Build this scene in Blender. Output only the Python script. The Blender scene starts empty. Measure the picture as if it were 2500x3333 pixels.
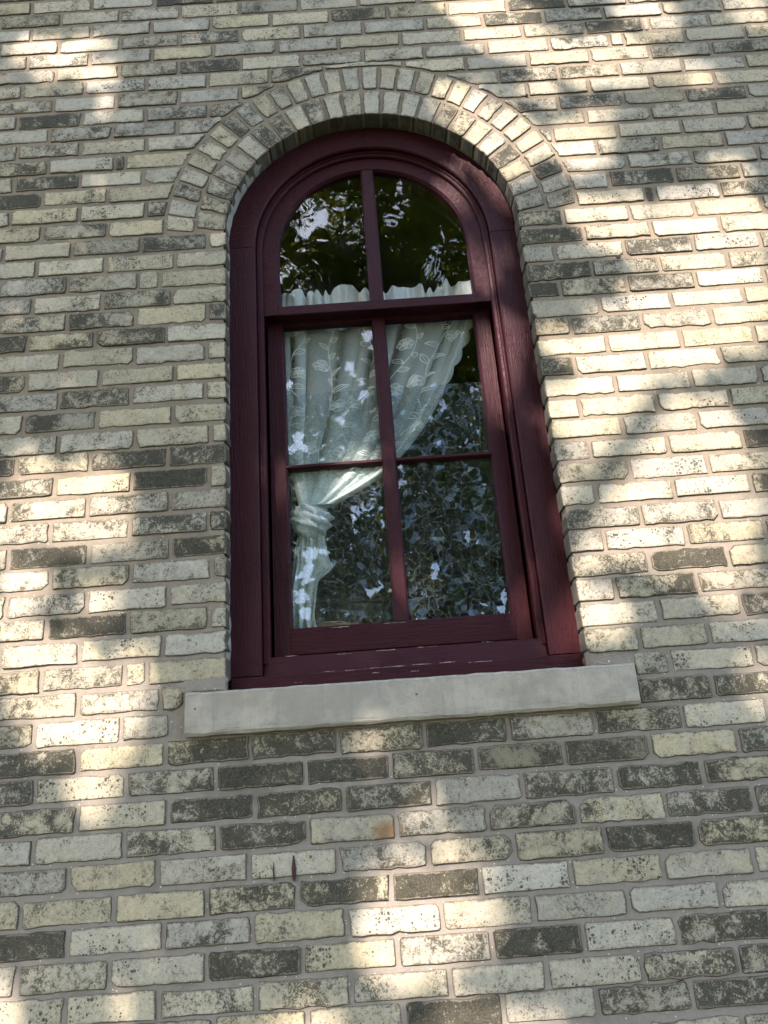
import bpy, bmesh, math
import numpy as np
PI = math.pi
rng = np.random.default_rng(7)
SC = bpy.context.scene
COL = SC.collection
# ---------------------------------------------------------------- camera, sky, sun, exposure
from mathutils import Matrix, Vector
FPX = 2503.          # focal length of the photograph in its own pixels (2500 x 3333)
CAM_M = [[0.997468, 0.070225, -0.01119, -0.052032], [0.013067, -0.335688, -0.941882, -1.956337], [-0.0699, 0.939352, -0.335756, 1.6], [0, 0, 0, 1.0]]
cd = bpy.data.cameras.new('camera'); cam = bpy.data.objects.new('camera', cd); COL.objects.link(cam)
cam.matrix_world = Matrix(CAM_M)
cd.sensor_fit = 'VERTICAL'; cd.sensor_height = 24.; cd.lens = 24.*FPX/3333.; cd.clip_start = .05; cd.clip_end = 600.
SC.camera = cam
SUN_EL, SUN_AZ = math.radians(43.), math.radians(20.)     # the sun stands high, over the photographer's left shoulder
SUN_DIR = (-math.sin(SUN_AZ)*math.cos(SUN_EL), -math.cos(SUN_AZ)*math.cos(SUN_EL), math.sin(SUN_EL))
W = bpy.data.worlds.new('World'); SC.world = W; W.use_nodes = True
wn = W.node_tree.nodes; bg = wn['Background']
sky = wn.new('ShaderNodeTexSky'); sky.sky_type = 'NISHITA'; sky.sun_disc = False
sky.air_density = 1.; sky.dust_density = 1.2; sky.ozone_density = .8
sky.sun_elevation = SUN_EL; sky.sun_rotation = math.atan2(SUN_DIR[0], SUN_DIR[1])
W.node_tree.links.new(sky.outputs[0], bg.inputs[0]); bg.inputs[1].default_value = .15
sl = bpy.data.lights.new('sun', 'SUN'); sl.energy = 2.5; sl.angle = math.radians(.53); sl.color = (1., .89, .81)
so = bpy.data.objects.new('sun', sl); COL.objects.link(so)
so.rotation_euler = Vector(SUN_DIR).to_track_quat('Z', 'Y').to_euler(); so.location = (-6, -14, 14)
SC.view_settings.view_transform = 'Standard'; SC.view_settings.look = 'None'
SC.view_settings.exposure = 2.3; SC.view_settings.gamma = 1.; SC.view_settings.use_curve_mapping = False
SC.cycles.max_bounces = 10; SC.cycles.transparent_max_bounces = 24; SC.cycles.use_denoising = True
SC.cycles.sample_clamp_indirect = 4.
SC.render.filter_size = 1.05

# ---------------------------------------------------------------- measured data (metres on the wall plane)
RUST = (-0.0769, 1.502); PLUG = (0.742, 3.0711); NAIL = (0.5487, 3.7336)
DRIPS = [((-0.3453, 1.4333), .040, .0030), ((-0.2985, 1.436), .056, .0105)]
GROW = 0.024
# course number, height of its centre, head joints, soot code of each brick from the left (| = opening, s = iron spots)
ROWS = [
 (0, 4.2881, [-1.144,-0.931,-0.708], '3 2 1s 7'),
 (1, 4.2240, [-1.249,-1.037,-0.828,-0.617,-0.406,-0.196,0.015], '2 7 4 3 2s 4 1 2'),
 (2, 4.1567, [-1.135,-0.925,-0.716,-0.507,-0.298,-0.089,0.113,0.324,0.536,0.745,0.957], '3 3 4 3s 1 1 7 4 2 7 2 4'),
 (3, 4.0918, [-1.034,-0.822,-0.616,-0.406,-0.19,0.023,0.241,0.442,0.655,0.865,1.071,1.282], '3 1 4 6 4s 2 3 2 7 3 2 4 2'),
 (4, 4.0258, [-1.136,-0.924,-0.71,-0.498,-0.279,-0.066,0.149,0.364,0.574,0.789,0.993,1.012,1.222], '4 4 2 4 2 2s 1 3 1 2 8 3 5 3'),
 (5, 3.9596, [-1.036,-0.819,-0.617,-0.404,-0.197,0.015,0.226,0.44,0.658,0.865,0.915,1.126,1.334], '5 2 5 7 1s 5 4 4 2 4 3 4 2 4'),
 (6, 3.8940, [-1.144,-0.933,-0.724,-0.517,-0.307,-0.119,0.149,0.361,0.575,0.787,0.992,1.204], '3 4 3s 1s 1 5 1 1 2 1 2 5 6'),
 (7, 3.8255, [-1.034,-0.822,-0.614,-0.408,0.466,0.668,0.877,1.09,1.305], '5 1 5 1 4 | 3 6 4 1 3 2'),
 (8, 3.7588, [-1.148,-0.935,-0.723,-0.514,0.554,0.762,0.972,1.186], '2 8 2 5 3 | 3 2 1 2 2'),
 (9, 3.6944, [-1.038,-0.829,-0.617,0.65,0.867,1.072,1.281], '2 5 4 1 | 4 6 3 8 2'),
 (10, 3.6291, [-1.136,-0.93,-0.715,0.731,0.945,1.159], '4 5 2 2 | 2 3 3 2'),
 (11, 3.5604, [-1.031,-0.816,-0.782,0.611,0.824,1.035,1.251], '6 3s 7 2 | 3 1 1 1 4'),
 (12, 3.4972, [-1.136,-0.925,-0.722,0.746,0.953,1.161], '2 6 2s 2 | 1 5 2 1'),
 (13, 3.4312, [-1.04,-0.832,0.831,1.044,1.255], '8 2 1 | 3 3 3 4'),
 (14, 3.3651, [-1.135,-0.918,-0.708,0.763,0.975,1.185], '2s 4s 2s 7 | 2 7 5 4'),
 (15, 3.2971, [-1.031,-0.825,0.865,0.898,1.104], '4s 4 2s | 2s 8 3s 5'),
 (16, 3.2314, [-1.143,-0.932,-0.719,-0.513,0.597,0.804,1.009,1.223], '2 1 4 7 2 | 6 2s 2 3 3'),
 (17, 3.1652, [-1.036,-0.826,-0.612,0.652,0.86,1.075], '1 1 3s 1 | 6 3 1 3'),
 (18, 3.0996, [-1.145,-0.937,-0.723,-0.657,0.552,0.765,0.978,1.184], '3 6 3 3s 1 | 1 2s 6 2s 6'),
 (19, 3.0322, [-1.037,-0.828,-0.618,0.655,0.861,1.07], '5 3 5 2 | 7 4 3 3'),
 (20, 2.9689, [-1.133,-0.93,-0.725,-0.511,0.549,0.751,0.958,1.167], '4 5 7 1 3 | 8 5 7 2s 4'),
 (21, 2.9028, [-1.041,-0.843,-0.633,0.657,0.872,1.09], '8 5 8 1 | 1 3s 1 3'),
 (22, 2.8372, [-0.939,-0.724,-0.512,0.561,0.77,0.979], '2 1 4 2 | 3 6 4 2'),
 (23, 2.7701, [-1.033,-0.821,-0.604,0.658,0.874,1.09], '5 1 1 2 | 1 2 2 2'),
 (24, 2.7059, [-0.933,-0.728,-0.515,0.552,0.763,0.977], '3 7 2 2 | 7 1 1 3'),
 (25, 2.6372, [-1.03,-0.822,-0.607,0.659,0.877,1.074], '2 6 2 2 | 1 2 1 5'),
 (26, 2.5696, [-0.927,-0.712,-0.499,0.546,0.764,0.973], '3 3 2 3 | 1 2 4s 5s'),
 (27, 2.5054, [-1.039,-0.834,-0.619,0.655,0.868], '6 4 8 6 | 2 1 4s'),
 (28, 2.4391, [-0.928,-0.716,-0.503,0.555,0.771,0.981], '6 3s 8 1 | 5 3s 3 8'),
 (29, 2.3726, [-1.045,-0.833,-0.609,0.652,0.869], '3 4 4 3 | 5 3s 4'),
 (30, 2.3073, [-0.929,-0.716,-0.504,0.549,0.761,0.973], '2 4 5 8 | 1 3 3s 8'),
 (31, 2.2383, [-1.036,-0.822,-0.604,0.659,0.869], '3 8 3 8 | 5 4 3'),
 (32, 2.1761, [-0.919,-0.708,-0.493,0.55,0.768,0.981], '2 4 2 4 | 3 4s 4 4'),
 (33, 2.1087, [-1.031,-0.819,-0.607,0.657,0.866], '2 3 2s 2 | 5 8 4'),
 (34, 2.0428, [-0.92,-0.71,-0.499,0.556,0.772], '4 9 5 2 | 3 6 4'),
 (35, 1.9784, [-1.032,-0.829,-0.617,0.658,0.872], '4 3 4s 2 | 1 2 6'),
 (36, 1.9106, [-0.922,-0.714,-0.656,0.595,0.772], '4 4 3 3 | 4 2 3s'),
 (37, 1.8461, [-0.824,-0.619,0.66,0.874], '4 4 6 | 3 4s 3'),
 (38, 1.7787, [-0.929,-0.715,-0.594,0.755], '6 2s 5 x | 6 7'),
 (39, 1.7131, [-0.818,-0.604,-0.397,-0.183,0.029,0.236,0.449,0.665], '8 3 7 7 6 8 4 6 3s'),
 (40, 1.6466, [-0.917,-0.697,-0.481,-0.265,-0.058,0.149,0.363,0.574,0.788], '7 3s 6 8b 9 7 5b 6b 3 6'),
 (41, 1.5794, [-0.811,-0.595,-0.387,-0.175,0.04,0.252,0.477,0.69], '6 2s 9 8 8 2 5 8 6'),
 (42, 1.5132, [-0.909,-0.695,-0.476,-0.264,-0.054,0.162,0.375,0.584,0.797], '4s 4s 5 7 3 5 6 3 6 6'),
 (43, 1.4475, [-0.823,-0.616,-0.404,-0.195,0.016,0.217,0.43,0.644], '4 2 3 2s 4 4 5 9 5'),
 (44, 1.3807, [-0.927,-0.714,-0.5,-0.292,-0.076,0.13,0.34,0.554,0.766], '1 2 2 7 8 9 3s 2s 1 2'),
 (45, 1.3160, [-0.816,-0.598,-0.396,-0.182,0.034,0.244,0.461,0.673], '8 2s 4 2 2s 2 1 1 2'),
 (46, 1.2493, [-0.925,-0.717,-0.501,-0.286,-0.071,0.141,0.348,0.561], '1 5 3s 8 3s 4 9 4s 7'),
 (47, 1.1827, [-0.813,-0.606,-0.39,-0.18,0.04,0.256,0.47,0.684], '3s 3s 3 3 2 2 4s 7 8'),
 (48, 1.1239, [-0.692,-0.485,-0.278,-0.068,0.152,0.359,0.568], '2 2 3 2 9 2 8 8'),
 (49, 1.0514, [0.668], '3 2'),
]
# sunlit openings: x, z, half width, half height, partial, depth of the lit face
LIT = [(-1.11,4.094,0.081,0.033,0,0),(-0.936,4.096,0.046,0.027,0,0),(-1.029,4.025,0.1,0.03,0,0),(-1.068,3.972,0.028,0.027,0,0),(-0.89,3.957,0.059,0.037,1,0),(-0.856,3.83,0.023,0.026,1,0),(0.391,4.179,0.053,0.048,0,0),(0.424,4.196,0.116,0.04,0,0),(0.402,4.104,0.018,0.014,0,0),(0.573,4.097,0.056,0.028,0,0),(0.477,4.025,0.09,0.024,0,0),(0.552,3.962,0.099,0.027,0,0),(0.657,3.891,0.07,0.029,0,0),(0.598,3.763,0.033,0.02,1,0),(0.747,3.894,0.033,0.029,0,0),(0.835,3.911,0.118,0.032,0,0),(0.787,3.827,0.083,0.028,0,0),(0.873,3.902,0.078,0.026,0,0),(0.914,3.829,0.029,0.031,0,0),(1.005,3.819,0.05,0.028,1,0),(1.009,4.102,0.06,0.036,0,0),(1.051,4.039,0.032,0.022,0,0),(1.359,4.092,0.044,0.032,0,0),(1.367,4.03,0.042,0.029,0,0),(0.825,3.948,0.032,0.015,0,0),(0.891,3.95,0.022,0.012,0,0),(1.15,3.77,0.025,0.018,1,0),(1.218,3.759,0.013,0.018,1,0),(0.772,3.624,0.03,0.027,0,0),(0.729,3.561,0.066,0.029,0,0),(0.696,3.495,0.043,0.027,0,0),(0.666,3.444,0.02,0.016,0,0),(1.157,3.364,0.027,0.023,0,0),(0.299,3.75,0.023,0.028,0,0),(0.346,3.715,0.031,0.033,0,0),(0.297,3.689,0.027,0.022,0,0),(0.351,3.655,0.027,0.022,0,0),(0.387,3.585,0.032,0.024,0,0),(0.424,3.529,0.034,0.052,0,0),(0.449,3.472,0.046,0.035,0,0),(0.452,3.631,0.045,0.032,0,0),(0.526,3.542,0.047,0.041,1,0),(0.638,3.494,0.03,0.026,0,0),(0.716,3.231,0.083,0.03,0,0),(0.756,3.161,0.099,0.029,0,0),(0.966,3.156,0.104,0.029,0,0),(1.155,3.168,0.07,0.032,0,0),(0.971,3.231,0.037,0.027,0,0),(1.085,3.222,0.073,0.027,0,0),(1.082,3.096,0.1,0.032,0,0),(0.859,3.1,0.081,0.029,0,0),(0.929,3.037,0.062,0.033,0,0),(1.069,2.973,0.103,0.033,0,0),(0.923,2.971,0.035,0.025,0,0),(0.801,2.905,0.035,0.027,0,0),(0.983,2.904,0.102,0.025,0,0),(1.07,2.84,0.085,0.032,0,0),(0.874,2.833,0.101,0.027,0,0),(0.675,2.838,0.041,0.027,0,0),(0.526,2.778,0.027,0.024,0,0),(0.765,2.775,0.105,0.029,0,0),(0.985,2.774,0.103,0.029,0,0),(0.614,2.713,0.061,0.028,0,0),(0.863,2.707,0.086,0.021,1,0),(0.72,2.633,0.053,0.024,0,0),(0.495,2.568,0.05,0.027,0,0),(0.647,2.567,0.096,0.032,0,0),(0.781,2.561,0.021,0.023,0,0),(0.758,2.5,0.105,0.03,0,0),(0.592,2.502,0.06,0.027,0,0),(0.903,2.503,0.037,0.025,0,0),(0.665,2.435,0.106,0.033,0,0),(0.878,2.434,0.1,0.031,0,0),(0.597,2.371,0.056,0.03,0,0),(0.763,2.374,0.107,0.033,0,0),(0.933,2.374,0.065,0.037,0,0),(0.656,2.303,0.102,0.032,0,0),(0.869,2.304,0.104,0.028,0,0),(0.498,2.302,0.05,0.028,1,0),(0.768,2.237,0.105,0.033,0,0),(0.909,2.241,0.034,0.031,0,0),(0.84,2.173,0.07,0.029,0,0),(0.499,2.177,0.057,0.029,1,0),(0.665,2.175,0.1,0.031,1,0),(0.733,2.123,0.079,0.02,0,0),(0.761,2.104,0.098,0.019,1,0),(0.811,2.038,0.038,0.026,0,0),(0.87,2.099,0.01,0.016,0,0),(0.5,1.984,0.041,0.025,0,0),(0.929,1.965,0.015,0.017,0,0),(0.879,1.779,0.021,0.03,0,0),(-1.004,2.51,0.035,0.027,0,0),(-1.003,2.452,0.076,0.035,0,0),(-0.823,2.438,0.104,0.035,0,0),(-0.939,2.369,0.103,0.035,1,0),(-0.781,2.372,0.053,0.028,0,0),(-0.823,2.307,0.106,0.036,0,0),(-0.998,2.307,0.066,0.032,1,0),(-0.991,2.178,0.061,0.03,0,0),(-0.995,2.111,0.05,0.031,0,0),(-0.777,2.11,0.037,0.03,0,0),(-0.983,2.043,0.056,0.029,0,0),(-0.932,1.978,0.1,0.032,0,0),(-0.817,1.91,0.101,0.032,0,0),(-0.684,1.914,0.028,0.03,0,0),(-0.977,1.911,0.049,0.028,0,0),(-0.903,1.847,0.076,0.031,0,0),(-0.746,1.847,0.074,0.031,0,0),(-0.826,1.793,0.105,0.026,0,0),(-0.823,1.781,0.101,0.039,0,0),(-0.644,1.762,0.023,0.009,0,0),(-0.67,1.73,0.035,0.016,0,0),(-0.648,1.704,0.029,0.023,0,0),(-0.73,1.691,0.027,0.005,0,0),(-0.796,1.647,0.038,0.029,0,0),(-0.738,1.664,0.032,0.018,0,0),(-0.778,1.595,0.018,0.022,0,0),(-0.834,1.6,0.015,0.011,0,0),(-0.561,1.629,0.015,0.012,1,0),(-0.1,1.384,0.025,0.023,0,0),(-0.018,1.36,0.054,0.011,0,0),(-0.028,1.314,0.062,0.032,0,0),(0.079,1.309,0.041,0.027,1,0),(-0.013,1.253,0.056,0.028,0,0),(-0.104,1.245,0.03,0.026,1,0),(-0.171,1.419,0.018,0.013,1,0),(0.114,1.443,0.044,0.025,1,0),(-0.084,1.67,0.027,0.017,0,0),(-0.017,1.559,0.026,0.019,0,0),(-0.724,1.185,0.061,0.032,0,0),(0.343,2.058,0.021,0.054,0,0.06),(0.412,1.982,0.052,0.044,0,0.06),(0.34,2.812,0.046,0.133,1,0.06),(-0.001,2.2,0.024,0.039,0,0.06),(0.255,3.417,0.025,0.023,0,0.085),(0.32,3.188,0.013,0.033,0,0.085),(0.348,3.108,0.011,0.033,0,0.085),(0.376,3.152,0.008,0.029,0,0.085),(-0.115,2.453,0.084,0.035,1,0.18),(-0.245,2.344,0.049,0.04,1,0.18)]
# gaps in the crowns through which the sky is mirrored in the panes: x, z on the glass, angular radius, depth of the glass
GAPS = [(-0.158,3.358,0.0092,0.105),(-0.099,3.432,0.0046,0.105),(-0.173,3.206,0.0052,0.105),(-0.304,3.138,0.0029,0.105),(-0.028,3.347,0.0029,0.105),(-0.035,3.239,0.0026,0.105),(0.06,3.349,0.0043,0.105),(0.079,3.342,0.0035,0.105),(0.202,3.177,0.004,0.105),(0.194,3.136,0.0049,0.105),(0.209,3.206,0.0029,0.105),(0.096,3.506,0.0026,0.105),(0.173,3.186,0.0032,0.105),(0.094,3.4,0.0032,0.105),(-0.2,3.336,0.0052,0.105),(-0.038,2.949,0.0058,0.143),(-0.03,2.893,0.0043,0.143),(-0.102,2.836,0.0046,0.143),(-0.061,2.732,0.0055,0.143),(-0.031,2.677,0.0029,0.143),(-0.27,2.604,0.0063,0.143),(-0.256,2.572,0.0052,0.143),(-0.279,2.569,0.0046,0.143),(-0.136,2.649,0.0046,0.143),(-0.288,2.788,0.0026,0.143),(0.154,2.754,0.0029,0.143),(0.134,2.643,0.0026,0.143),(0.179,2.673,0.0032,0.143),(0.154,2.546,0.0026,0.143),(-0.09,2.811,0.0029,0.143),(-0.069,2.771,0.0029,0.143),(-0.111,2.361,0.0052,0.143),(-0.117,2.333,0.0035,0.143),(-0.159,2.308,0.0035,0.143),(0.034,2.481,0.0032,0.143),(0.034,2.446,0.0037,0.143),(0.026,2.427,0.0026,0.143),(0.116,2.204,0.0052,0.143),(0.104,2.169,0.0058,0.143),(0.093,2.148,0.0043,0.143),(0.208,2.263,0.0049,0.143),(0.206,2.248,0.004,0.143),(0.289,2.08,0.004,0.143),(0.29,2.054,0.0046,0.143),(0.273,2.038,0.0046,0.143),(-0.07,2.113,0.0052,0.143),(-0.051,2.131,0.004,0.143),(-0.247,2.231,0.0098,0.143),(-0.256,2.178,0.0098,0.143),(-0.271,2.117,0.0086,0.143),(-0.269,2.064,0.0081,0.143),(-0.219,2.238,0.0058,0.143)]
# ---------------------------------------------------------------- helpers
def link(o, parent=None):
    COL.objects.link(o)
    if parent is not None: o.parent = parent
    return o
def mesh_data(name, verts, faces, mat, smooth=False, attrs=None):
    me = bpy.data.meshes.new(name)
    me.from_pydata([tuple(map(float, v)) for v in verts], [], faces)
    if mat is not None: me.materials.append(mat)
    if smooth:
        me.polygons.foreach_set('use_smooth', [True]*len(me.polygons))
    for an, (tp, data) in (attrs or {}).items():
        a = me.attributes.new(an, tp, 'POINT')
        if tp == 'FLOAT': a.data.foreach_set('value', np.asarray(data, np.float32).ravel())
        else: a.data.foreach_set('color', np.asarray(data, np.float32).ravel())
    me.update()
    return me
def obj(name, verts, faces, mat, parent=None, smooth=False, attrs=None):
    return link(bpy.data.objects.new(name, mesh_data(name, verts, faces, mat, smooth, attrs)), parent)
def empty(name, loc=(0, 0, 0), parent=None):
    o = bpy.data.objects.new(name, None); o.location = loc; o.empty_display_size = .1
    return link(o, parent)
def tag(o, label=None, cat=None, group=None, kind=None):
    if label: o['label'] = label
    if cat: o['category'] = cat
    if group: o['group'] = group
    if kind: o['kind'] = kind
    return o
def boxvf(x0, x1, y0, y1, z0, z1, ch=.0):
    """box whose front (y0) edges are chamfered by ch"""
    c = ch
    v = [(x0+c,y0,z0+c),(x1-c,y0,z0+c),(x1-c,y0,z1-c),(x0+c,y0,z1-c),
         (x0,y0+c,z0),(x1,y0+c,z0),(x1,y0+c,z1),(x0,y0+c,z1),
         (x0,y1,z0),(x1,y1,z0),(x1,y1,z1),(x0,y1,z1)]
    f = [(0,1,2,3)]
    for a, b in ((0,4),(4,8)):
        for i in range(4):
            j = (i+1) % 4
            f.append((a+i, b+i, b+j, a+j))
    f.append((8,11,10,9))
    return v, f
def grid_faces(n, m, off=0):
    return [(off+i*m+j, off+i*m+j+1, off+(i+1)*m+j+1, off+(i+1)*m+j) for i in range(n-1) for j in range(m-1)]
def fix_normals(o):
    bm = bmesh.new(); bm.from_mesh(o.data); bmesh.ops.recalc_face_normals(bm, faces=bm.faces); bm.to_mesh(o.data); bm.free()
    return o

# ---------------------------------------------------------------- node helpers
class N:
    def __init__(s, name):
        s.m = bpy.data.materials.new(name); s.m.use_nodes = True
        s.t = s.m.node_tree; s.t.nodes.clear()
        s.out = s.t.nodes.new('ShaderNodeOutputMaterial')
    def n(s, typ, **k):
        nd = s.t.nodes.new(typ)
        ins = k.pop('i', {})
        for a, b in k.items(): setattr(nd, a, b)
        for a, b in ins.items(): s.set(nd, a, b)
        return nd
    def set(s, nd, a, b):
        if isinstance(b, bpy.types.NodeSocket): s.t.links.new(b, nd.inputs[a])
        elif isinstance(b, bpy.types.Node): s.t.links.new(b.outputs[0], nd.inputs[a])
        else: nd.inputs[a].default_value = b
    def math(s, op, a, b=0., c=None, clamp=False):
        nd = s.n('ShaderNodeMath', operation=op, use_clamp=clamp)
        s.set(nd, 0, a); s.set(nd, 1, b)
        if c is not None: s.set(nd, 2, c)
        return nd.outputs[0]
    def step(s, x, lo, hi):
        nd = s.n('ShaderNodeMapRange', interpolation_type='SMOOTHSTEP')
        s.set(nd, 'Value', x); s.set(nd, 'From Min', lo); s.set(nd, 'From Max', hi)
        return nd.outputs[0]
    def mix(s, f, a, b):
        nd = s.n('ShaderNodeMix', data_type='RGBA', clamp_factor=True)
        s.set(nd, 0, f); s.set(nd, 6, a); s.set(nd, 7, b)
        return nd.outputs[2]
    def noise(s, vec, scale, detail=5., rough=.6, dist=0.):
        nd = s.n('ShaderNodeTexNoise'); s.set(nd, 'Vector', vec)
        s.set(nd, 'Scale', scale); s.set(nd, 'Detail', detail); s.set(nd, 'Roughness', rough); s.set(nd, 'Distortion', dist)
        return nd.outputs[0]
    def vor(s, vec, scale, feature='F1'):
        nd = s.n('ShaderNodeTexVoronoi', feature=feature); s.set(nd, 'Vector', vec); s.set(nd, 'Scale', scale)
        return nd
    def pos(s): return s.n('ShaderNodeNewGeometry').outputs['Position']
    def scalev(s, vec, v):
        nd = s.n('ShaderNodeVectorMath', operation='MULTIPLY'); s.set(nd, 0, vec); s.set(nd, 1, v); return nd.outputs[0]
    def addv(s, a, b):
        nd = s.n('ShaderNodeVectorMath', operation='ADD'); s.set(nd, 0, a); s.set(nd, 1, b); return nd.outputs[0]
    def attr(s, name):
        nd = s.n('ShaderNodeAttribute', attribute_name=name); return nd
    def bump(s, h, strength, dist):
        nd = s.n('ShaderNodeBump'); s.set(nd, 'Height', h); s.set(nd, 'Strength', strength); s.set(nd, 'Distance', dist)
        return nd.outputs[0]
    def done(s, sh):
        s.t.links.new(sh if isinstance(sh, bpy.types.NodeSocket) else sh.outputs[0], s.out.inputs[0]); return s.m
    def pbr(s, col, rough, normal=None, spec=.5):
        b = s.n('ShaderNodeBsdfPrincipled'); s.set(b, 'Base Color', col); s.set(b, 'Roughness', rough)
        b.inputs['Specular IOR Level'].default_value = spec
        if normal is not None: s.set(b, 'Normal', normal)
        return b
def rgb(r, g, b): return (r, g, b, 1.)

# ---------------------------------------------------------------- materials
def mat_brick():
    m = N('weathered_brick')
    look = m.attr('look'); sep = m.n('ShaderNodeSeparateColor', i={0: look.outputs['Color']})
    dark, speck, tint = sep.outputs[0], sep.outputs[1], sep.outputs[2]
    rnd = look.outputs['Alpha']
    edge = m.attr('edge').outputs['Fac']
    off = m.n('ShaderNodeCombineXYZ', i={0: m.math('MULTIPLY', rnd, 37.), 1: m.math('MULTIPLY', rnd, 91.), 2: m.math('MULTIPLY', rnd, 53.)})
    p = m.addv(m.pos(), off.outputs[0])
    n1 = m.noise(p, 11., 6., .62, .4)
    n2 = m.noise(p, m.math('MULTIPLY_ADD', m.math('FRACT', m.math('MULTIPLY', rnd, 9.7)), 60., 30.), 7., .74, .8)
    n3 = m.noise(p, 260., 4., .7)
    # dark soot crust left in ragged islands
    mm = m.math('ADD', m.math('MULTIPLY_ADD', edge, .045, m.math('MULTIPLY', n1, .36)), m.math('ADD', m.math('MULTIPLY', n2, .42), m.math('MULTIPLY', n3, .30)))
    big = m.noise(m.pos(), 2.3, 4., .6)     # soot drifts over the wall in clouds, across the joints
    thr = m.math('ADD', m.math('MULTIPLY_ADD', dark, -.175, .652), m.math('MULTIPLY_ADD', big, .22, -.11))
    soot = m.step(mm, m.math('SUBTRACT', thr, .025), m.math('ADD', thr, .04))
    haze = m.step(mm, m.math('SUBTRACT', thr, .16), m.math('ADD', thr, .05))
    fl = m.math('MULTIPLY', m.step(m.math('ADD', m.noise(p, 150., 5., .75, .5), m.math('MULTIPLY', n1, .35)), .735, .80), .75)
    # small round iron pits
    v = m.vor(p, 135.)
    vs = m.n('ShaderNodeSeparateColor', i={0: v.outputs['Color']})
    rad = m.math('MULTIPLY', m.math('MULTIPLY', vs.outputs[0], vs.outputs[0]), m.math('MULTIPLY', m.math('ADD', speck, .25), m.math('MULTIPLY', m.step(n1, .36, .62), .52)))
    pit = m.math('SUBTRACT', 1., m.step(m.math('ADD', v.outputs['Distance'], m.math('MULTIPLY_ADD', n3, .25, -.125)), m.math('SUBTRACT', rad, .05), m.math('ADD', rad, .04)))
    # body colour
    c_y = m.mix(m.noise(p, 7., 3., .6), rgb(.545, .455, .300), rgb(.505, .43, .300))
    c_g = m.mix(n2, rgb(.43, .375, .282), rgb(.525, .462, .352))
    body = m.mix(m.step(m.math('ADD', m.noise(p, 17., 5., .65), m.math('MULTIPLY_ADD', tint, .5, -.25)), .42, .62), c_y, c_g)
    br = m.math('MULTIPLY_ADD', m.math('FRACT', m.math('MULTIPLY', rnd, 17.31)), .3, .84)
    body = m.mix(1., body, body)
    hv = m.n('ShaderNodeHueSaturation', i={'Color': body, 'Value': m.math('MULTIPLY', br, m.math('MULTIPLY', m.math('MULTIPLY_ADD', n3, .6, .70), m.math('MULTIPLY_ADD', m.noise(p, 90., 5., .75), .9, .55))), 'Saturation': m.math('MULTIPLY_ADD', m.math('FRACT', m.math('MULTIPLY', rnd, 5.7)), .35, .78)})
    body = hv.outputs[0]
    brown = m.math('GREATER_THAN', tint, 1.4)
    body = m.mix(brown, body, m.mix(n2, rgb(.20, .165, .11), rgb(.36, .31, .22)))
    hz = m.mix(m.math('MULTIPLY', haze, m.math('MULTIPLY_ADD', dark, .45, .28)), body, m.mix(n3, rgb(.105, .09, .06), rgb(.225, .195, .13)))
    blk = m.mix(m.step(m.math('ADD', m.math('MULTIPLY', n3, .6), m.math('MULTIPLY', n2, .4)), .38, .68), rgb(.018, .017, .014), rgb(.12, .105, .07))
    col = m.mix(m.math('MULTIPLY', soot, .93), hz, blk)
    col = m.mix(m.math('MULTIPLY', pit, .85), col, rgb(.05, .05, .045))
    col = m.mix(fl, col, rgb(.06, .055, .042))
    # mortar smears and dirt in the broken arrises, plus painted crevice shade
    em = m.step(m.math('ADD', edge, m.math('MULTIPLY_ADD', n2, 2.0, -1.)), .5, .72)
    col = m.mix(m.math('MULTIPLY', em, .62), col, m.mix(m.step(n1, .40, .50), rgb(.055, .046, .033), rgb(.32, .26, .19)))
    ln = m.step(m.math('ADD', edge, m.math('MULTIPLY_ADD', n3, .7, -.35)), .74, .92)  # thin dark outline: shade of the joint crevice painted round each brick
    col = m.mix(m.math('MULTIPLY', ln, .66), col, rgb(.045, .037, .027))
    # one rust run on a brick under the sill
    d = m.n('ShaderNodeVectorMath', operation='DISTANCE'); m.set(d, 0, m.scalev(m.pos(), (1., 0., 1.6))); m.set(d, 1, (RUST[0], 0, RUST[1]*1.6))
    ru = m.math('MULTIPLY', m.math('SUBTRACT', 1., m.step(m.math('ADD', d.outputs['Value'], m.math('MULTIPLY_ADD', n2, .05, -.025)), .012, .05)), .75)
    col = m.mix(ru, col, rgb(.24, .11, .035))
    h = m.math('ADD', m.math('MULTIPLY', n2, .55), m.math('ADD', m.math('MULTIPLY', n3, .5), m.math('MULTIPLY', m.math('MAXIMUM', pit, m.math('MULTIPLY', soot, .35)), -.5)))
    return m.done(m.pbr(col, .92, m.bump(h, .55, .004), .25))
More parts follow.
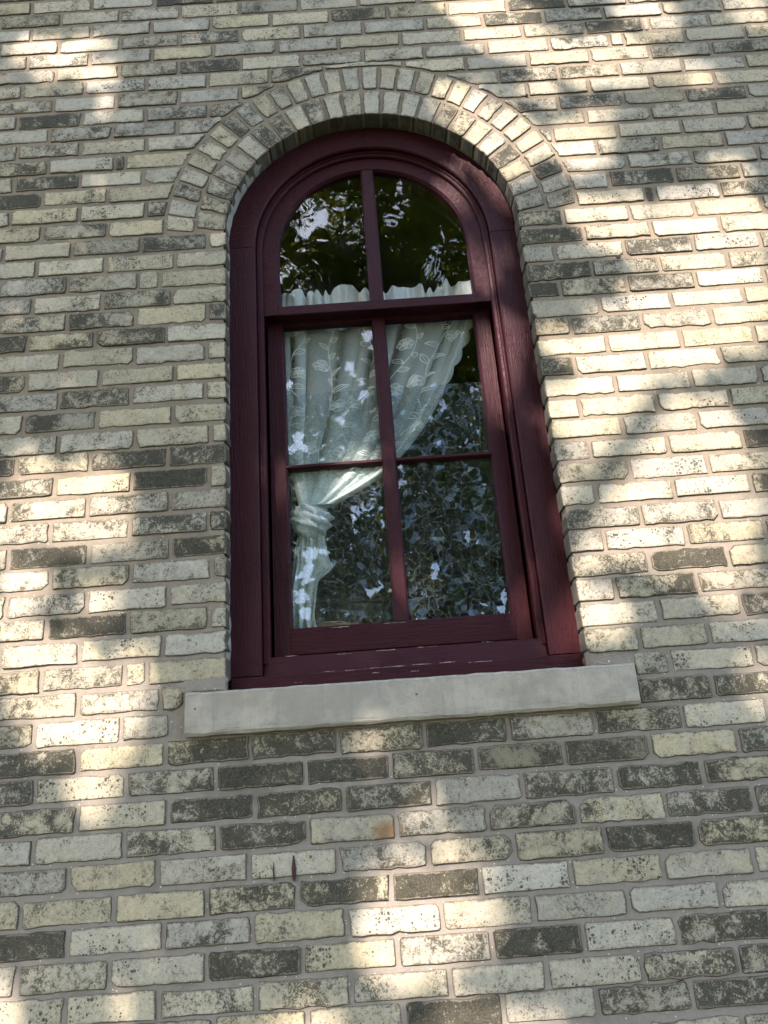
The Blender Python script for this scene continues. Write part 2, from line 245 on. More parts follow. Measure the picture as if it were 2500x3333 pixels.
def mat_mortar():
    m = N('lime_mortar'); p = m.pos()
    n1 = m.noise(p, 6., 5., .6); n2 = m.noise(p, 55., 5., .7); n3 = m.noise(p, 420., 3., .7)
    z = m.n('ShaderNodeSeparateXYZ', i={0: p}).outputs[2]
    low = m.step(m.math('ADD', z, m.math('MULTIPLY_ADD', n1, .8, -.4)), 1.5, 2.7)
    a = m.mix(n2, rgb(.26, .22, .178), rgb(.42, .36, .30)); b = m.mix(n2, rgb(.245, .192, .132), rgb(.40, .32, .232))
    col = m.mix(low, a, b)
    col = m.mix(m.math('MULTIPLY', m.step(n1, .52, .7), .45), col, rgb(.13, .115, .095))
    col = m.mix(m.math('MULTIPLY_ADD', n3, .7, -.1), col, m.mix(.6, col, rgb(.08, .07, .06)))
    v = m.vor(p, 120.); vs = m.n('ShaderNodeSeparateColor', i={0: v.outputs['Color']})
    on = m.math('GREATER_THAN', vs.outputs[0], m.math('MULTIPLY_ADD', low, .07, .88))
    sh = m.math('MULTIPLY', on, m.math('LESS_THAN', v.outputs['Distance'], m.math('MULTIPLY_ADD', vs.outputs[1], .25, .1)))
    col = m.mix(m.math('MULTIPLY', sh, .9), col, rgb(.68, .66, .60))
    h = m.math('ADD', m.math('MULTIPLY', n2, .8), m.math('MULTIPLY', n3, .45))
    return m.done(m.pbr(col, .95, m.bump(h, .6, .004), .2))
def mat_paint(name, axis):
    m = N(name); p = m.pos()
    sc = {'z': (60., 60., 5.), 'x': (5., 60., 60.), 'n': (14., 14., 14.)}[axis]
    g = m.noise(m.scalev(p, sc), 3., 6., .65, .5)
    f = m.noise(p, 300., 4., .7); b = m.noise(p, 5., 4., .6)
    col = m.mix(b, rgb(.034, .0045, .0076), rgb(.047, .0064, .0098))
    col = m.mix(m.math('MULTIPLY', m.step(g, .56, .74), .45), col, rgb(.02, .005, .007))
    col = m.mix(m.math('MULTIPLY', m.step(m.noise(p, 38., 6., .7), .6, .72), .35), col, rgb(.055, .02, .022))
    col = m.mix(m.math('MULTIPLY', m.step(m.noise(m.scalev(p, sc), 7., 6., .8), .735, .76), .7), col, rgb(.36, .31, .27))
    v = m.vor(m.scalev(p, tuple(x*.35+6 for x in sc)), 7., 'DISTANCE_TO_EDGE')
    crack = m.math('SUBTRACT', 1., m.step(m.math('ADD', v.outputs['Distance'], m.math('MULTIPLY_ADD', f, .04, -.02)), .0, .035))
    crack = m.math('MULTIPLY', crack, m.step(m.noise(p, 9., 4., .6), .48, .6))
    h = m.math('ADD', m.math('MULTIPLY', g, 1.), m.math('ADD', m.math('MULTIPLY', f, .12), m.math('MULTIPLY', crack, -.6)))
    ro = m.math('MULTIPLY_ADD', g, .35, .28)
    return m.done(m.pbr(col, ro, m.bump(h, .8, .0034), .2))
def mat_simple(name, c1, c2, scale, rough, bump=.3, bdist=.003, bscale=None, spec=.4):
    m = N(name); p = m.pos(); n = m.noise(p, scale, 6., .65); f = m.noise(p, bscale or scale*8, 4., .7)
    return m.done(m.pbr(m.mix(m.math('MULTIPLY_ADD', m.math('SUBTRACT', n, .5), 2., .5, clamp=True), rgb(*c1), rgb(*c2)), rough, m.bump(m.math('ADD', n, f), bump, bdist), spec))
def mat_stone():
    m = N('tooled_limestone'); p = m.pos()
    t = m.n('ShaderNodeTexWave', wave_type='BANDS', bands_direction='X', i={'Vector': p, 'Scale': 62., 'Distortion': 3.5, 'Detail': 3., 'Detail Scale': 4.})
    n1 = m.noise(p, 9., 6., .62); n2 = m.noise(p, 70., 5., .7); n3 = m.noise(p, 350., 3., .7)
    col = m.mix(m.step(n1, .38, .64), rgb(.365, .318, .25), rgb(.50, .432, .345))
    col = m.mix(m.math('MULTIPLY', m.step(n2, .5, .72), .35), col, rgb(.22, .225, .21))
    col = m.mix(m.math('MULTIPLY', m.step(m.noise(m.scalev(p, (1, 1, 3)), 4., 5., .65), .55, .72), .35), col, rgb(.27, .265, .24))
    v = m.vor(p, 55.); vs = m.n('ShaderNodeSeparateColor', i={0: v.outputs['Color']})
    pit = m.math('MULTIPLY', m.math('GREATER_THAN', vs.outputs[0], .965), m.math('LESS_THAN', v.outputs['Distance'], .16))
    col = m.mix(m.math('MULTIPLY', pit, .8), col, rgb(.06, .055, .05))
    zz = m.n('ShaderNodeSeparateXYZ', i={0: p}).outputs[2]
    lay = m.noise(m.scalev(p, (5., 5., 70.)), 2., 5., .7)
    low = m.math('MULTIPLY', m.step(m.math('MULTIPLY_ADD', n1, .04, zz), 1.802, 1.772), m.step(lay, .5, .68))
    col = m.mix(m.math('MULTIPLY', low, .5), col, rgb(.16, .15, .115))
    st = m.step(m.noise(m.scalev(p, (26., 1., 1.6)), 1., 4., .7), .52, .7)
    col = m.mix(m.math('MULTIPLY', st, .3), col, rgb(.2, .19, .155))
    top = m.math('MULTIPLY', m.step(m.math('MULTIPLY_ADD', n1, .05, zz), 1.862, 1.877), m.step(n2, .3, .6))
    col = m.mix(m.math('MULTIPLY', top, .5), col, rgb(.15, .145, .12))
    h = m.math('ADD', m.math('MULTIPLY', t.outputs['Fac'], m.math('MULTIPLY_ADD', n1, 1.1, -.3)), m.math('ADD', m.math('MULTIPLY', n2, .9), m.math('ADD', m.math('MULTIPLY', n3, .4), m.math('ADD', m.math('MULTIPLY', pit, -2.), m.math('MULTIPLY', low, -1.)))))
    return m.done(m.pbr(col, .9, m.bump(h, .5, .0022), .25))
def mat_glass(name, amp, scale):
    m = N(name); p = m.pos()
    n = m.noise(p, scale, 2., .45, .6); k = m.noise(p, scale*.35, 1., .4)
    nrm = m.bump(m.math('ADD', n, m.math('MULTIPLY', k, 1.6)), 1., amp)
    bf = m.n('ShaderNodeNewGeometry').outputs['Backfacing']
    fr = m.n('ShaderNodeFresnel', i={'IOR': m.math('MULTIPLY_ADD', bf, 1/1.45-1.45, 1.45)})   # both faces of the pane reflect as air-to-glass
    g = m.n('ShaderNodeBsdfGlossy', i={'Color': rgb(.74, .85, 1), 'Roughness': .0, 'Normal': nrm})
    t = m.n('ShaderNodeBsdfTransparent', i={'Color': rgb(.985, .99, .985)})
    d = m.n('ShaderNodeBsdfDiffuse', i={'Color': rgb(.5, .5, .48)})
    s = m.n('ShaderNodeMixShader', i={0: fr, 1: t, 2: g})
    dust = m.math('MULTIPLY', m.step(m.noise(p, 7., 6., .7), .5, .8), .018)
    return m.done(m.n('ShaderNodeMixShader', i={0: dust, 1: s, 2: d}))
def mat_film():
    m = N('mosaic_film'); p = m.pos()
    q = m.addv(p, m.scalev(m.n('ShaderNodeTexNoise', i={'Vector': p, 'Scale': 15., 'Detail': 0.}).outputs['Color'], (.022, 0., .022)))
    q = m.scalev(q, (1., 0., 1.))
    va = m.vor(q, 56., 'DISTANCE_TO_EDGE'); vc = m.vor(q, 56.)
    vb = m.vor(m.addv(q, (3.1, 0, 1.7)), 34., 'DISTANCE_TO_EDGE'); vd = m.vor(m.addv(q, (3.1, 0, 1.7)), 34.)
    e = m.math('MINIMUM', va.outputs['Distance'], m.math('MULTIPLY', vb.outputs['Distance'], 1.))
    line = m.math('SUBTRACT', 1., m.step(e, .006, .032))
    rn = m.n('ShaderNodeVectorMath', operation='ADD', i={0: vc.outputs['Color'], 1: vd.outputs['Color']}).outputs[0]
    c = m.n('ShaderNodeVectorMath', operation='SUBTRACT', i={0: rn, 1: (1., 1., 1.)}).outputs[0]
    geo = m.n('ShaderNodeNewGeometry').outputs['Normal']
    nn = m.n('ShaderNodeVectorMath', operation='NORMALIZE', i={0: m.addv(geo, m.scalev(c, (.42, .1, .42)))}).outputs[0]
    sc = m.n('ShaderNodeSeparateColor', i={0: rn})
    gl = m.n('ShaderNodeBsdfGlossy', i={'Color': rgb(.8, .93, 1.), 'Roughness': .12, 'Normal': nn})
    tr = m.n('ShaderNodeBsdfTransparent', i={'Color': rgb(.91, .93, .93)})
    cell = m.n('ShaderNodeMixShader', i={0: m.math('MULTIPLY_ADD', m.math('MULTIPLY', sc.outputs[0], sc.outputs[1]), .009, .002), 1: tr, 2: gl})
    df = m.n('ShaderNodeBsdfDiffuse', i={'Color': rgb(.34, .42, .42)})
    hz = m.n('ShaderNodeMixShader', i={0: m.math('MULTIPLY', sc.outputs[2], .012), 1: cell, 2: df})
    ld = m.n('ShaderNodeBsdfDiffuse', i={'Color': rgb(.30, .34, .34)})
    return m.done(m.n('ShaderNodeMixShader', i={0: m.math('MULTIPLY', line, .17), 1: hz, 2: ld}))
def mat_cloth(name, col, attr=None, fac=.6):
    m = N(name); p = m.pos()
    w = m.noise(m.scalev(p, (1, 1, .25)), 420., 2., .5)
    d = m.n('ShaderNodeBsdfDiffuse', i={'Color': rgb(*col)}); t = m.n('ShaderNodeBsdfTranslucent', i={'Color': rgb(*col)})
    s = m.n('ShaderNodeMixShader', i={0: .22, 1: d, 2: t})
    tr = m.n('ShaderNodeBsdfTransparent')
    f = m.attr(attr).outputs['Fac'] if attr else fac
    f = m.math('MULTIPLY', f, m.math('MULTIPLY_ADD', w, .5, .75), clamp=True)
    return m.done(m.n('ShaderNodeMixShader', i={0: f, 1: tr, 2: s}))
def mat_leaf(name, c1, c2, tr1, tr2):
    m = N(name); p = m.pos(); n = m.noise(p, 5., 4., .7); r = m.n('ShaderNodeNewGeometry').outputs['Random Per Island']
    k = m.math('MULTIPLY_ADD', n, .5, m.math('MULTIPLY', r, .5))
    d = m.n('ShaderNodeBsdfDiffuse', i={'Color': m.mix(k, rgb(*c1), rgb(*c2))})
    t = m.n('ShaderNodeBsdfTranslucent', i={'Color': m.mix(k, rgb(*tr1), rgb(*tr2))})
    return m.done(m.n('ShaderNodeMixShader', i={0: .5, 1: d, 2: t}))

M_BRICK, M_MORTAR, M_STONE = mat_brick(), mat_mortar(), mat_stone()
M_PZ, M_PX, M_PN = mat_paint('maroon_paint_upright', 'z'), mat_paint('maroon_paint_level', 'x'), mat_paint('maroon_paint_arch', 'n')
M_GU, M_GL = mat_glass('old_wavy_glass', .0013, 9.), mat_glass('old_glass', .00028, 7.)
M_FILM = mat_film()
M_NET = mat_cloth('sheer_net', (.88, .92, .88), 'weave')
M_THREAD = mat_cloth('lace_thread', (.93, .96, .92), None, .92)
M_CLOTH = mat_cloth('white_voile', (.92, .95, .92), None, .88)
M_CAULK = mat_simple('old_caulk', (.25, .215, .165), (.44, .41, .36), 30., .85)
M_WHITE = mat_simple('bare_wood_chip', (.22, .16, .13), (.66, .62, .56), 60., .9)
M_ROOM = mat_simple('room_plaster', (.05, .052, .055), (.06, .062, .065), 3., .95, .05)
M_STRAW = mat_simple('dry_straw', (.30, .20, .07), (.52, .38, .16), 40., .8)
M_WICK = mat_simple('dark_wicker', (.05, .04, .03), (.12, .095, .06), 60., .8)
M_BARK = mat_simple('bark', (.05, .04, .03), (.13, .105, .08), 9., .95, .8, .03)
M_LEAF = mat_leaf('broad_leaf', (.045, .064, .014), (.085, .10, .022), (.25, .28, .02), (.52, .47, .04))
M_LEAF2 = mat_leaf('dark_leaf', (.022, .038, .012), (.048, .068, .02), (.055, .08, .01), (.12, .135, .02))
M_GRASS = mat_simple('lawn', (.045, .058, .018), (.09, .09, .035), 6., .95, .6, .03, 90.)
M_PLUG = mat_simple('blue_grey_plug', (.02, .028, .04), (.05, .06, .08), 90., .6)
M_IRON = mat_simple('rusty_iron', (.02, .015, .012), (.06, .035, .02), 90., .8)
M_DRIP = mat_simple('dripped_maroon_paint', (.045, .011, .015), (.06, .015, .02), 60., .45)

# ---------------------------------------------------------------- brick building
def resample(poly, step):
    out = []
    n = len(poly)
    for i in range(n):
        a = np.array(poly[i]); b = np.array(poly[(i+1) % n]); l = np.linalg.norm(b-a)
        k = max(1, int(round(l/step)))
        for j in range(k): out.append(a+(b-a)*j/k)
    return np.array(out)
def poly_area(p): return .5*np.sum(p[:, 0]*np.roll(p[:, 1], -1)-np.roll(p[:, 0], -1)*p[:, 1])
def brick_geo(poly, look, back=.014, step=.021, rough=.0009, simple=False):
    """verts, faces, edge, look of one brick from its outline in wall coordinates (x, z)"""
    p = np.array(poly, float)
    if poly_area(p) < 0: p = p[::-1]
    # knock the corners off
    q = []
    n = len(p)
    for i in range(n):
        a, b, c = p[i-1], p[i], p[(i+1) % n]
        l1, l2 = np.linalg.norm(a-b), np.linalg.norm(c-b)
        r = min(.3*l1, .3*l2, rng.uniform(.0015, .006) if rng.uniform() > .16 else rng.uniform(.008, .016))
        if n <= 8: q += [b+(a-b)/max(l1, 1e-6)*r, b+(c-b)/max(l2, 1e-6)*r*rng.uniform(.7, 1.2)]
        else: q.append(b)
    p = resample(q, step)
    p = p+rng.normal(0, rough*rng.uniform(.5, 1.9), p.shape)
    n = len(p)
    t = np.roll(p, -1, 0)-np.roll(p, 1, 0); nr = np.c_[-t[:, 1], t[:, 0]]; nr /= np.linalg.norm(nr, axis=1)[:, None]+1e-9
    yo = -rng.uniform(-.0004, .0020); tx, tz = rng.normal(0, .006), rng.normal(0, .014)
    c = p.mean(0)
    def y(pp, base): return base+yo+(pp[:, 0]-c[0])*tx+(pp[:, 1]-c[1])*tz
    if simple:
        loops = [(p, np.full(n, back), 1.), (p+nr*.003, y(p, 0.), .55)]
    else:
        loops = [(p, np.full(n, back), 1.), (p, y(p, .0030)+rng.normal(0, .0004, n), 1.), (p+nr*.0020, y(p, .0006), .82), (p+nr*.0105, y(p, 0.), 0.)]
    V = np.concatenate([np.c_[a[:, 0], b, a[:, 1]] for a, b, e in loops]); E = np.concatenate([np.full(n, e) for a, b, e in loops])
    F = []
    for k in range(len(loops)-1):
        for i in range(n):
            j = (i+1) % n
            F.append((k*n+i, k*n+j, (k+1)*n+j, (k+1)*n+i))
    F.append(tuple(range((len(loops)-1)*n, len(loops)*n)))
    return V, F, E, np.tile(look, (len(V), 1))
def look_of(code):
    d = float(code[0])/9.; s = 1. if 's' in code else rng.uniform(.1, .42)
    tint = rng.uniform(0, 1)
    if 'b' in code: tint = 1.6
    if 's' in code: d *= .35
    return np.array([d, s, tint, rng.uniform()])
def brick_obj(name, geo, parent):
    V, F, E, K = geo
    c = V.mean(0); c[1] = 0
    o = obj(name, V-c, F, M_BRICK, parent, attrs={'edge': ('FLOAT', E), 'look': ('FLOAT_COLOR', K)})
    o.location = c
    return o
def join_geo(geos):
    V, F, E, K, o = [], [], [], [], 0
    for v, f, e, k in geos:
        V.append(v); E.append(e); K.append(k); F += [tuple(i+o for i in q) for q in f]; o += len(v)
    return np.concatenate(V), F, np.concatenate(E), np.concatenate(K)

ZC, RO = 3.2385, .4570            # centre and radius of the opening
CE, RE = 3.265, .642              # outer edge of the arch rings
HALF = .4555
JB, JH = .0052, .0055             # half joints: bed, head
COURSE = .06608
wall = tag(empty('brick_wall', (0, 0, 0)), 'weathered cream brick wall with sooty patches around the arched window', 'wall', kind='thing')
# mortar body with the window hole cut out of it
def opening(r, zb, n=40, zc=ZC):
    return [(-r, zb)]+[(-r*math.cos(a), zc+r*math.sin(a)) for a in np.linspace(0, PI, n)]+[(r, zb)]
bm = bmesh.new()
ov = [bm.verts.new((x, .0030, z)) for x, z in ((-4, -.2), (4, -.2), (4, 6.6), (-4, 6.6))]
hole = [(-.4605, 1.80)]+opening(.4645, ZC)[1:-1]+[(.4605, 1.80)]
iv = [bm.verts.new((x, .0030, z)) for x, z in hole]
for L_ in (ov, iv):
    for i in range(len(L_)): bm.edges.new((L_[i], L_[(i+1) % len(L_)]))
bmesh.ops.triangle_fill(bm, use_beauty=True, edges=bm.edges[:])
bk = [bm.verts.new((x, .26, z)) for x, z in hole]
for i in range(len(iv)):
    j = (i+1) % len(iv); bm.faces.new((iv[i], iv[j], bk[j], bk[i]))
me = bpy.data.meshes.new('mortar'); bm.to_mesh(me); bm.free(); me.materials.append(M_MORTAR)
fix_normals(link(bpy.data.objects.new('mortar', me), wall))

def clip(x0, x1, z0, z1, zc):
    """brick outline with the arch, the window opening or the sill cut away; None if nothing is left"""
    R = RE+.011
    if z1 < CE+.004:
        return [(x0, z0), (x1, z0), (x1, z1), (x0, z1)]
    if x1 < -R or x0 > R or z0 > CE+R: return [(x0, z0), (x1, z0), (x1, z1), (x0, z1)]
    xm = (x0+x1)/2; side = -1 if xm < 0 else 1
    cz = lambda z: math.sqrt(max(0, R*R-max(0, z-CE)**2))
    zz = np.linspace(z0, z1, 6)
    if zc > CE+.83*R:     # bed cut by the crown
        xs = np.linspace(x0, x1, 12)
        b = [(x, min(z1, max(z0, CE+math.sqrt(max(0, R*R-x*x))))) for x in xs]
        b = [q for q in b if q[1] < z1-.004]
        if len(b) < 3: return None
        return b+[(b[-1][0], z1), (b[0][0], z1)]
    if side < 0:
        r = [(min(x1, -cz(z)), z) for z in zz]
        r = [q for q in r if q[0] > x0+.006]
        if len(r) < 2: return None
        return [(x0, r[0][1])]+r+[(x0, r[-1][1])]
    r = [(max(x0, cz(z)), z) for z in zz]
    r = [q for q in r if q[0] < x1-.006]
    if len(r) < 2: return None
    return r+[(x1, r[-1][1]), (x1, r[0][1])]

seen, others = [], []
XL, XR = -3.0, 3.0
for k, zc, js, codes in ROWS:
    z0, z1 = zc-COURSE/2+JB, zc+COURSE/2-JB
    parts = codes.split(' ')
    js = list(js)
    cuts = []
    if '|' in parts:
        gi = parts.index('|'); nl = gi
        left_j, right_j = js[:nl-1], js[nl-1:]
        if zc > CE-.02: gl, gr = -1e-3, 1e-3          # clipped by the arch ring
        elif k == 37: gl, gr = -.560, .566
        elif k == 38: gl, gr = -.560, .566
        else: gl, gr = -HALF+JH, HALF-JH
        segs = list(zip([None]+left_j, left_j+[gl], parts[:gi]))+list(zip([gr]+right_j, right_j+[None], parts[gi+1:]))
    else:
        segs = list(zip([None]+js, js+[None], parts))
    for a, b, c in segs:
        if c == 'x': continue
        if a is None: a = b-.2115*rng.uniform(.97, 1.02)
        if b is None: b = a+.2115*rng.uniform(.97, 1.02)
        jam = abs(abs(a)-HALF+JH) < 1e-6 or abs(abs(b)-HALF+JH) < 1e-6
        poly = clip(a+JH, b-JH, z0+rng.normal(0, .0014), z1+rng.normal(0, .0014), zc)
        if poly is None: continue
        g = brick_geo(poly, look_of(c), .058 if jam and k < 37 else .014)
        seen.append((abs(poly_area(np.array(poly))), g, (a+b)/2, zc))
    # the same course carried on beyond the photograph
    lo = min(s[0] if s[0] is not None else s[1]-.2115 for s in segs); hi = max(s[1] if s[1] is not None else s[0]+.2115 for s in segs)
    for sgn, x in ((-1, lo), (1, hi)):
        while abs(x) < 3.0:
            x2 = x+sgn*.2115; a, b = min(x, x2), max(x, x2)
            others.append(brick_geo([(a+JH, z0), (b-JH, z0), (b-JH, z1), (a+JH, z1)], look_of(rng.choice(list('1223345678'))), simple=True, step=.05))
            x = x2
ztop = ROWS[0][1]+COURSE; zbot = ROWS[-1][1]-COURSE
kk = 0
for base, sgn, n in ((ztop, 1, 18), (zbot, -1, 19)):
    for i in range(n):
        zc = base+sgn*i*COURSE; x = -3.0+(.1 if (i+(sgn < 0)) % 2 else 0.)
        while x < 3.0:
            a, b = x, x+.2115
            others.append(brick_geo([(a+JH, zc-COURSE/2+JB), (b-JH, zc-COURSE/2+JB), (b-JH, zc+COURSE/2-JB), (a+JH, zc+COURSE/2-JB)], look_of(rng.choice(list('1223345678'))), simple=True, step=.08))
            x = b
# which course pieces stand whole in the picture: the 300 largest become bricks of their own
cam_m = np.array(CAM_M)
def in_frame(x, z):
    q = cam_m[:3, :3].T @ (np.array([x, 0, z])-cam_m[:3, 3])
    u, v = q[0]/-q[2]*FPX/2500., q[1]/-q[2]*FPX/3333.
    return max(abs(u), abs(v))-.5
seen.sort(key=lambda s: -(s[0] if in_frame(s[2], s[3]) < .012 else s[0]*.1))
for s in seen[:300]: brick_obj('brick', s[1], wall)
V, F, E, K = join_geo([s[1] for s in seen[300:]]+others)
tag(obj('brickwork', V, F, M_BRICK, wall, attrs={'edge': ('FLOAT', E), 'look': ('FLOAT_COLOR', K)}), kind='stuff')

# two rowlock rings of the arch
arch = empty('brick_arch', (0, 0, CE), wall)
arch['label'] = 'double ring of bricks set on edge over the window head'
def ring(n, c0, r0, c1, r1, codes, a0, a1):
    for i in range(n):
        t0 = a0+(a1-a0)*i/n; t1 = a0+(a1-a0)*(i+1)/n
        jt = .0045/((r0+r1)/2)*rng.uniform(.8, 1.25)
        t0 += jt+rng.normal(0, .002); t1 -= jt+rng.normal(0, .002)
        tt = np.linspace(t0, t1, 3)
        poly = [(-r0*math.cos(t), c0+r0*math.sin(t)) for t in tt]+[(-r1*math.cos(t), c1+r1*math.sin(t)) for t in tt[::-1]]
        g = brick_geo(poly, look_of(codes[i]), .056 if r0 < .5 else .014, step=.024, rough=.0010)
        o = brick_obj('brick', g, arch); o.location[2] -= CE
ring(24, ZC, .4605, 3.2525, .5465, '4 6 7 4 2 1 5 5 1 6 3 3 2 3 2 3 6 6 3 3 7 3 3 4'.split(), .048, PI-.048)
ring(30, 3.2525, .5565, CE, .642, '1 1 6 1 1 2 1 5 2 3 4 3 1 2 3 2 1 4 6 4 3 2 4 4 3 2 4 6 2 3'.split(), .016, PI-.016)

# ---------------------------------------------------------------- window sill stone
bm_pts = []
xs = np.linspace(-.553, .563, 46)
prof = []
rz = rng.normal(0, 1, (46, 4))
for i, x in enumerate(xs):
    top = 1.8505-.005*(i/45.)+rz[i, 0]*.0006; bot = 1.7470+rz[i, 1]*.0006+(.0016 if i in (20, 21, 22, 3, 4) else 0)
    e = .004 if 0 < i < 45 else .0
    prof.append([(x, .06, top+.004), (x, -.022+.004, top+.0015), (x, -.022, top-.003-abs(rz[i, 2])*.001), (x, -.0225+rz[i, 3]*.0004, (top+bot)/2), (x, -.022, bot+.006+abs(rz[i, 2])*.002), (x, -.017, bot), (x, .06, bot)])
V = [p for q in prof for p in q]; F = grid_faces(46, 7)
F.append(tuple(range(7))); F.append(tuple(range(45*7, 46*7)))
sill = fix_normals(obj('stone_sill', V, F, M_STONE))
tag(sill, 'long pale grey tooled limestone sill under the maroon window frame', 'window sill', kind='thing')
# rough mortar bed and patches round the sill (parts of the wall)
def lump(name, poly, y0, parent, mat=M_MORTAR, amp=.0016):
    p = resample(poly, .014); p = p+rng.normal(0, amp, p.shape); n = len(p); c = p.mean(0)
    V = [(x, .012, z) for x, z in p]+[(c[0]+(x-c[0])*.96, y0+rng.normal(0, .0007), c[1]+(z-c[1])*.9) for x, z in p]
    F = [(i, (i+1) % n, n+(i+1) % n, n+i) for i in range(n)]+[tuple(range(n, 2*n))]
    return fix_normals(obj(name, V, F, mat, parent))
lump('mortar_patch', [(-.566, 1.853), (-.455, 1.856), (-.452, 1.892), (-.56, 1.884), (-.60, 1.868)], -.001, wall)
lump('mortar_patch', [(.462, 1.851), (.545, 1.849), (.60, 1.838), (.592, 1.872), (.52, 1.878), (.462, 1.880)], .001, wall)
lump('mortar_patch', [(-.64, 1.755), (-.565, 1.752), (-.565, 1.812), (-.63, 1.812)], .003, wall)
lump('mortar_bed', [(-.55, 1.740), (0, 1.739), (.56, 1.738), (.56, 1.750), (-.55, 1.752)], .002, wall, amp=.001)

# ---------------------------------------------------------------- arched window
win = tag(empty('arched_window', (0, .055, 1.862)), 'maroon painted round-headed sash window with divided panes set in the brick wall', 'window', kind='thing')
WO = np.array([0, .055, 1.862])
def wobj(name, V, F, mat, parent, smooth=False, attrs=None, fix=True):
    """object given in world coordinates, parented below the window (all parents have no rotation)"""
    off = WO if parent is win else WO+np.array(parent.location)
    o = obj(name, np.array(V, float)-off, F, mat, parent, smooth, attrs)
    return fix_normals(o) if fix else o
def u_path(zb, n=48, full=True, a0=0., a1=PI, legs=(True, True)):
    """(direction x, z offset factor) samples: r -> point"""
    pts = []
    if legs[0]: pts.append(('s', -1, zb))
    for a in np.linspace(a0, a1, n): pts.append(('a', a, 0))
    if legs[1]: pts.append(('s', 1, zb))
    return pts
def sweep(name, prof, zb, mat, parent, n=48, a0=0., a1=PI, legs=(True, True), zc=ZC, close=True):
    pts = u_path(zb, n, True, a0, a1, legs); V = []
    for kind, a, z in pts:
        for r, y in prof:
            V.append((-r*math.cos(a), y, zc+r*math.sin(a)) if kind == 'a' else (a*r, y, z))
    m = len(prof); F = grid_faces(len(pts), m)
    if close:
        F += [(i*m+m-1, i*m, (i+1)*m, (i+1)*m+m-1) for i in range(len(pts)-1)]
        F += [tuple(range(m)), tuple(range((len(pts)-1)*m, len(pts)*m))]
    return wobj(name, V, F, mat, parent)
def leg(name, prof, side, zb, zt, mat, parent):
    V = [(side*r, y, z) for z in (zb, zt) for r, y in prof]; m = len(prof)
    F = [(i, (i+1) % m, m+(i+1) % m, m+i) for i in range(m)]+[tuple(range(m)), tuple(range(m, 2*m))]
    return wobj(name, V, F, mat, parent)
c = .004
cas = [(.4595, .095), (.4595, .055+c), (.4595-c, .055), (.374+c, .055), (.374, .055+c), (.374, .095)]
for s in (-1, 1): leg('casing_board', cas, s, 1.893, ZC-.0015, M_PZ, win)
for a0, a1 in ((.001, PI/2-.0012), (PI/2+.0012, PI-.001)):
    sweep('casing_arch', cas, 0, M_PN, win, 28, a0, a1, (False, False))
# moulded inner stop: two small steps
stop = [(.374, .10), (.374, .072), (.3705, .069), (.3655, .069), (.364, .0735), (.3575, .0745), (.3545, .078), (.3545, .10)]
sweep('blind_stop', stop, 1.925, M_PN, win)
jamb = [(.4595, .24), (.4595, .101), (.3605, .101), (.3605, .24)]
sweep('jamb', jamb, 1.862, M_PZ, win)
V, F = boxvf(-.4525, .4525, .038, .24, 1.852, 1.8885, .004); wobj('sill_nose', V, F, M_PX, win)
V, F = boxvf(-.3725, .3725, .066, .20, 1.8885, 1.9415, .003)
for i in (2, 3, 6, 7): V[i] = (V[i][0], V[i][1]+.014, V[i][2])
wobj('inner_sill', V, F, M_PX, win)
# caulk line down the left side
cl = [(.4615, .016), (.4605, .058), (.4560, .0545), (.4590, .034)]
V = []
zz = np.linspace(1.893, ZC+.0, 60)
seq = [('s', z) for z in zz]+[('a', a) for a in np.linspace(.05, .75, 14)]
for kd, t in seq:
    j = rng.normal(0, .0012, 4)
    w = 1. if kd == 's' else 1.-t/.8
    for (r, y), jj in zip(cl, j):
        r = .4612-(.4612-r)*w+jj
        V.append((-r, y, t) if kd == 's' else (-r*math.cos(t), y, ZC+r*math.sin(t)))
F = [(i*4+j, i*4+(j+1) % 4, (i+1)*4+(j+1) % 4, (i+1)*4+j) for i in range(len(seq)-1) for j in range(4)]
wobj('caulk_line', V, F, M_CAULK, win)

def sash_origin(name, z): 
    o = empty(name, (0, .03, z-1.862), win); return o
# upper sash (outer track)
up = sash_origin('upper_sash', 3.0)
yu = .085
prof = [(.3565, yu+.036), (.3565, yu+.001), (.3555, yu), (.310, yu), (.3035, yu+.009), (.3035, yu+.036)]
sweep('sash_frame', prof, 3.0005, M_PN, up)
V, F = boxvf(-.3100, .3100, yu-.0015, yu+.040, 2.9975, 3.0305, .002); wobj('meeting_rail', V, F, M_PX, up)
def muntin(name, x0, x1, y0, y1, z0, z1, b, horiz, parent, mat):
    """bar with putty slopes on both long sides"""
    if horiz: V = [(x, y, z) for x in (x0, x1) for y, z in ((y1, z0), (y0+.008, z0), (y0, z0+b), (y0, z1-b), (y0+.008, z1), (y1, z1))]
    else: V = [(x, y, z) for z in (z0, z1) for y, x in ((y1, x0), (y0+.008, x0), (y0, x0+b), (y0, x1-b), (y0+.008, x1), (y1, x1))]
    m = 6; F = [(i, (i+1) % m, m+(i+1) % m, m+i) for i in range(m)]+[tuple(range(m)), tuple(range(m, 2*m))]
    return wobj(name, V, F, mat, parent)
muntin('muntin', -.0225, .0215, yu-.0005, yu+.036, 3.0305, ZC+.3055, .006, False, up, M_PZ)
for s in (-1, 1):
    a = np.linspace(0, math.acos(.018/.307), 20)
    pl = [(.018, 3.026), (.307, 3.026)]+[(.307*math.cos(t), ZC+.307*math.sin(t)) for t in a]
    n = len(pl); V = [(s*x, yu+.016, z) for x, z in pl]+[(s*x, yu+.019, z) for x, z in pl]
    F = [tuple(range(n)), tuple(range(2*n-1, n-1, -1))]+[(i, (i+1) % n, n+(i+1) % n, n+i) for i in range(n)]
    wobj('pane', V, F, M_GU, up)
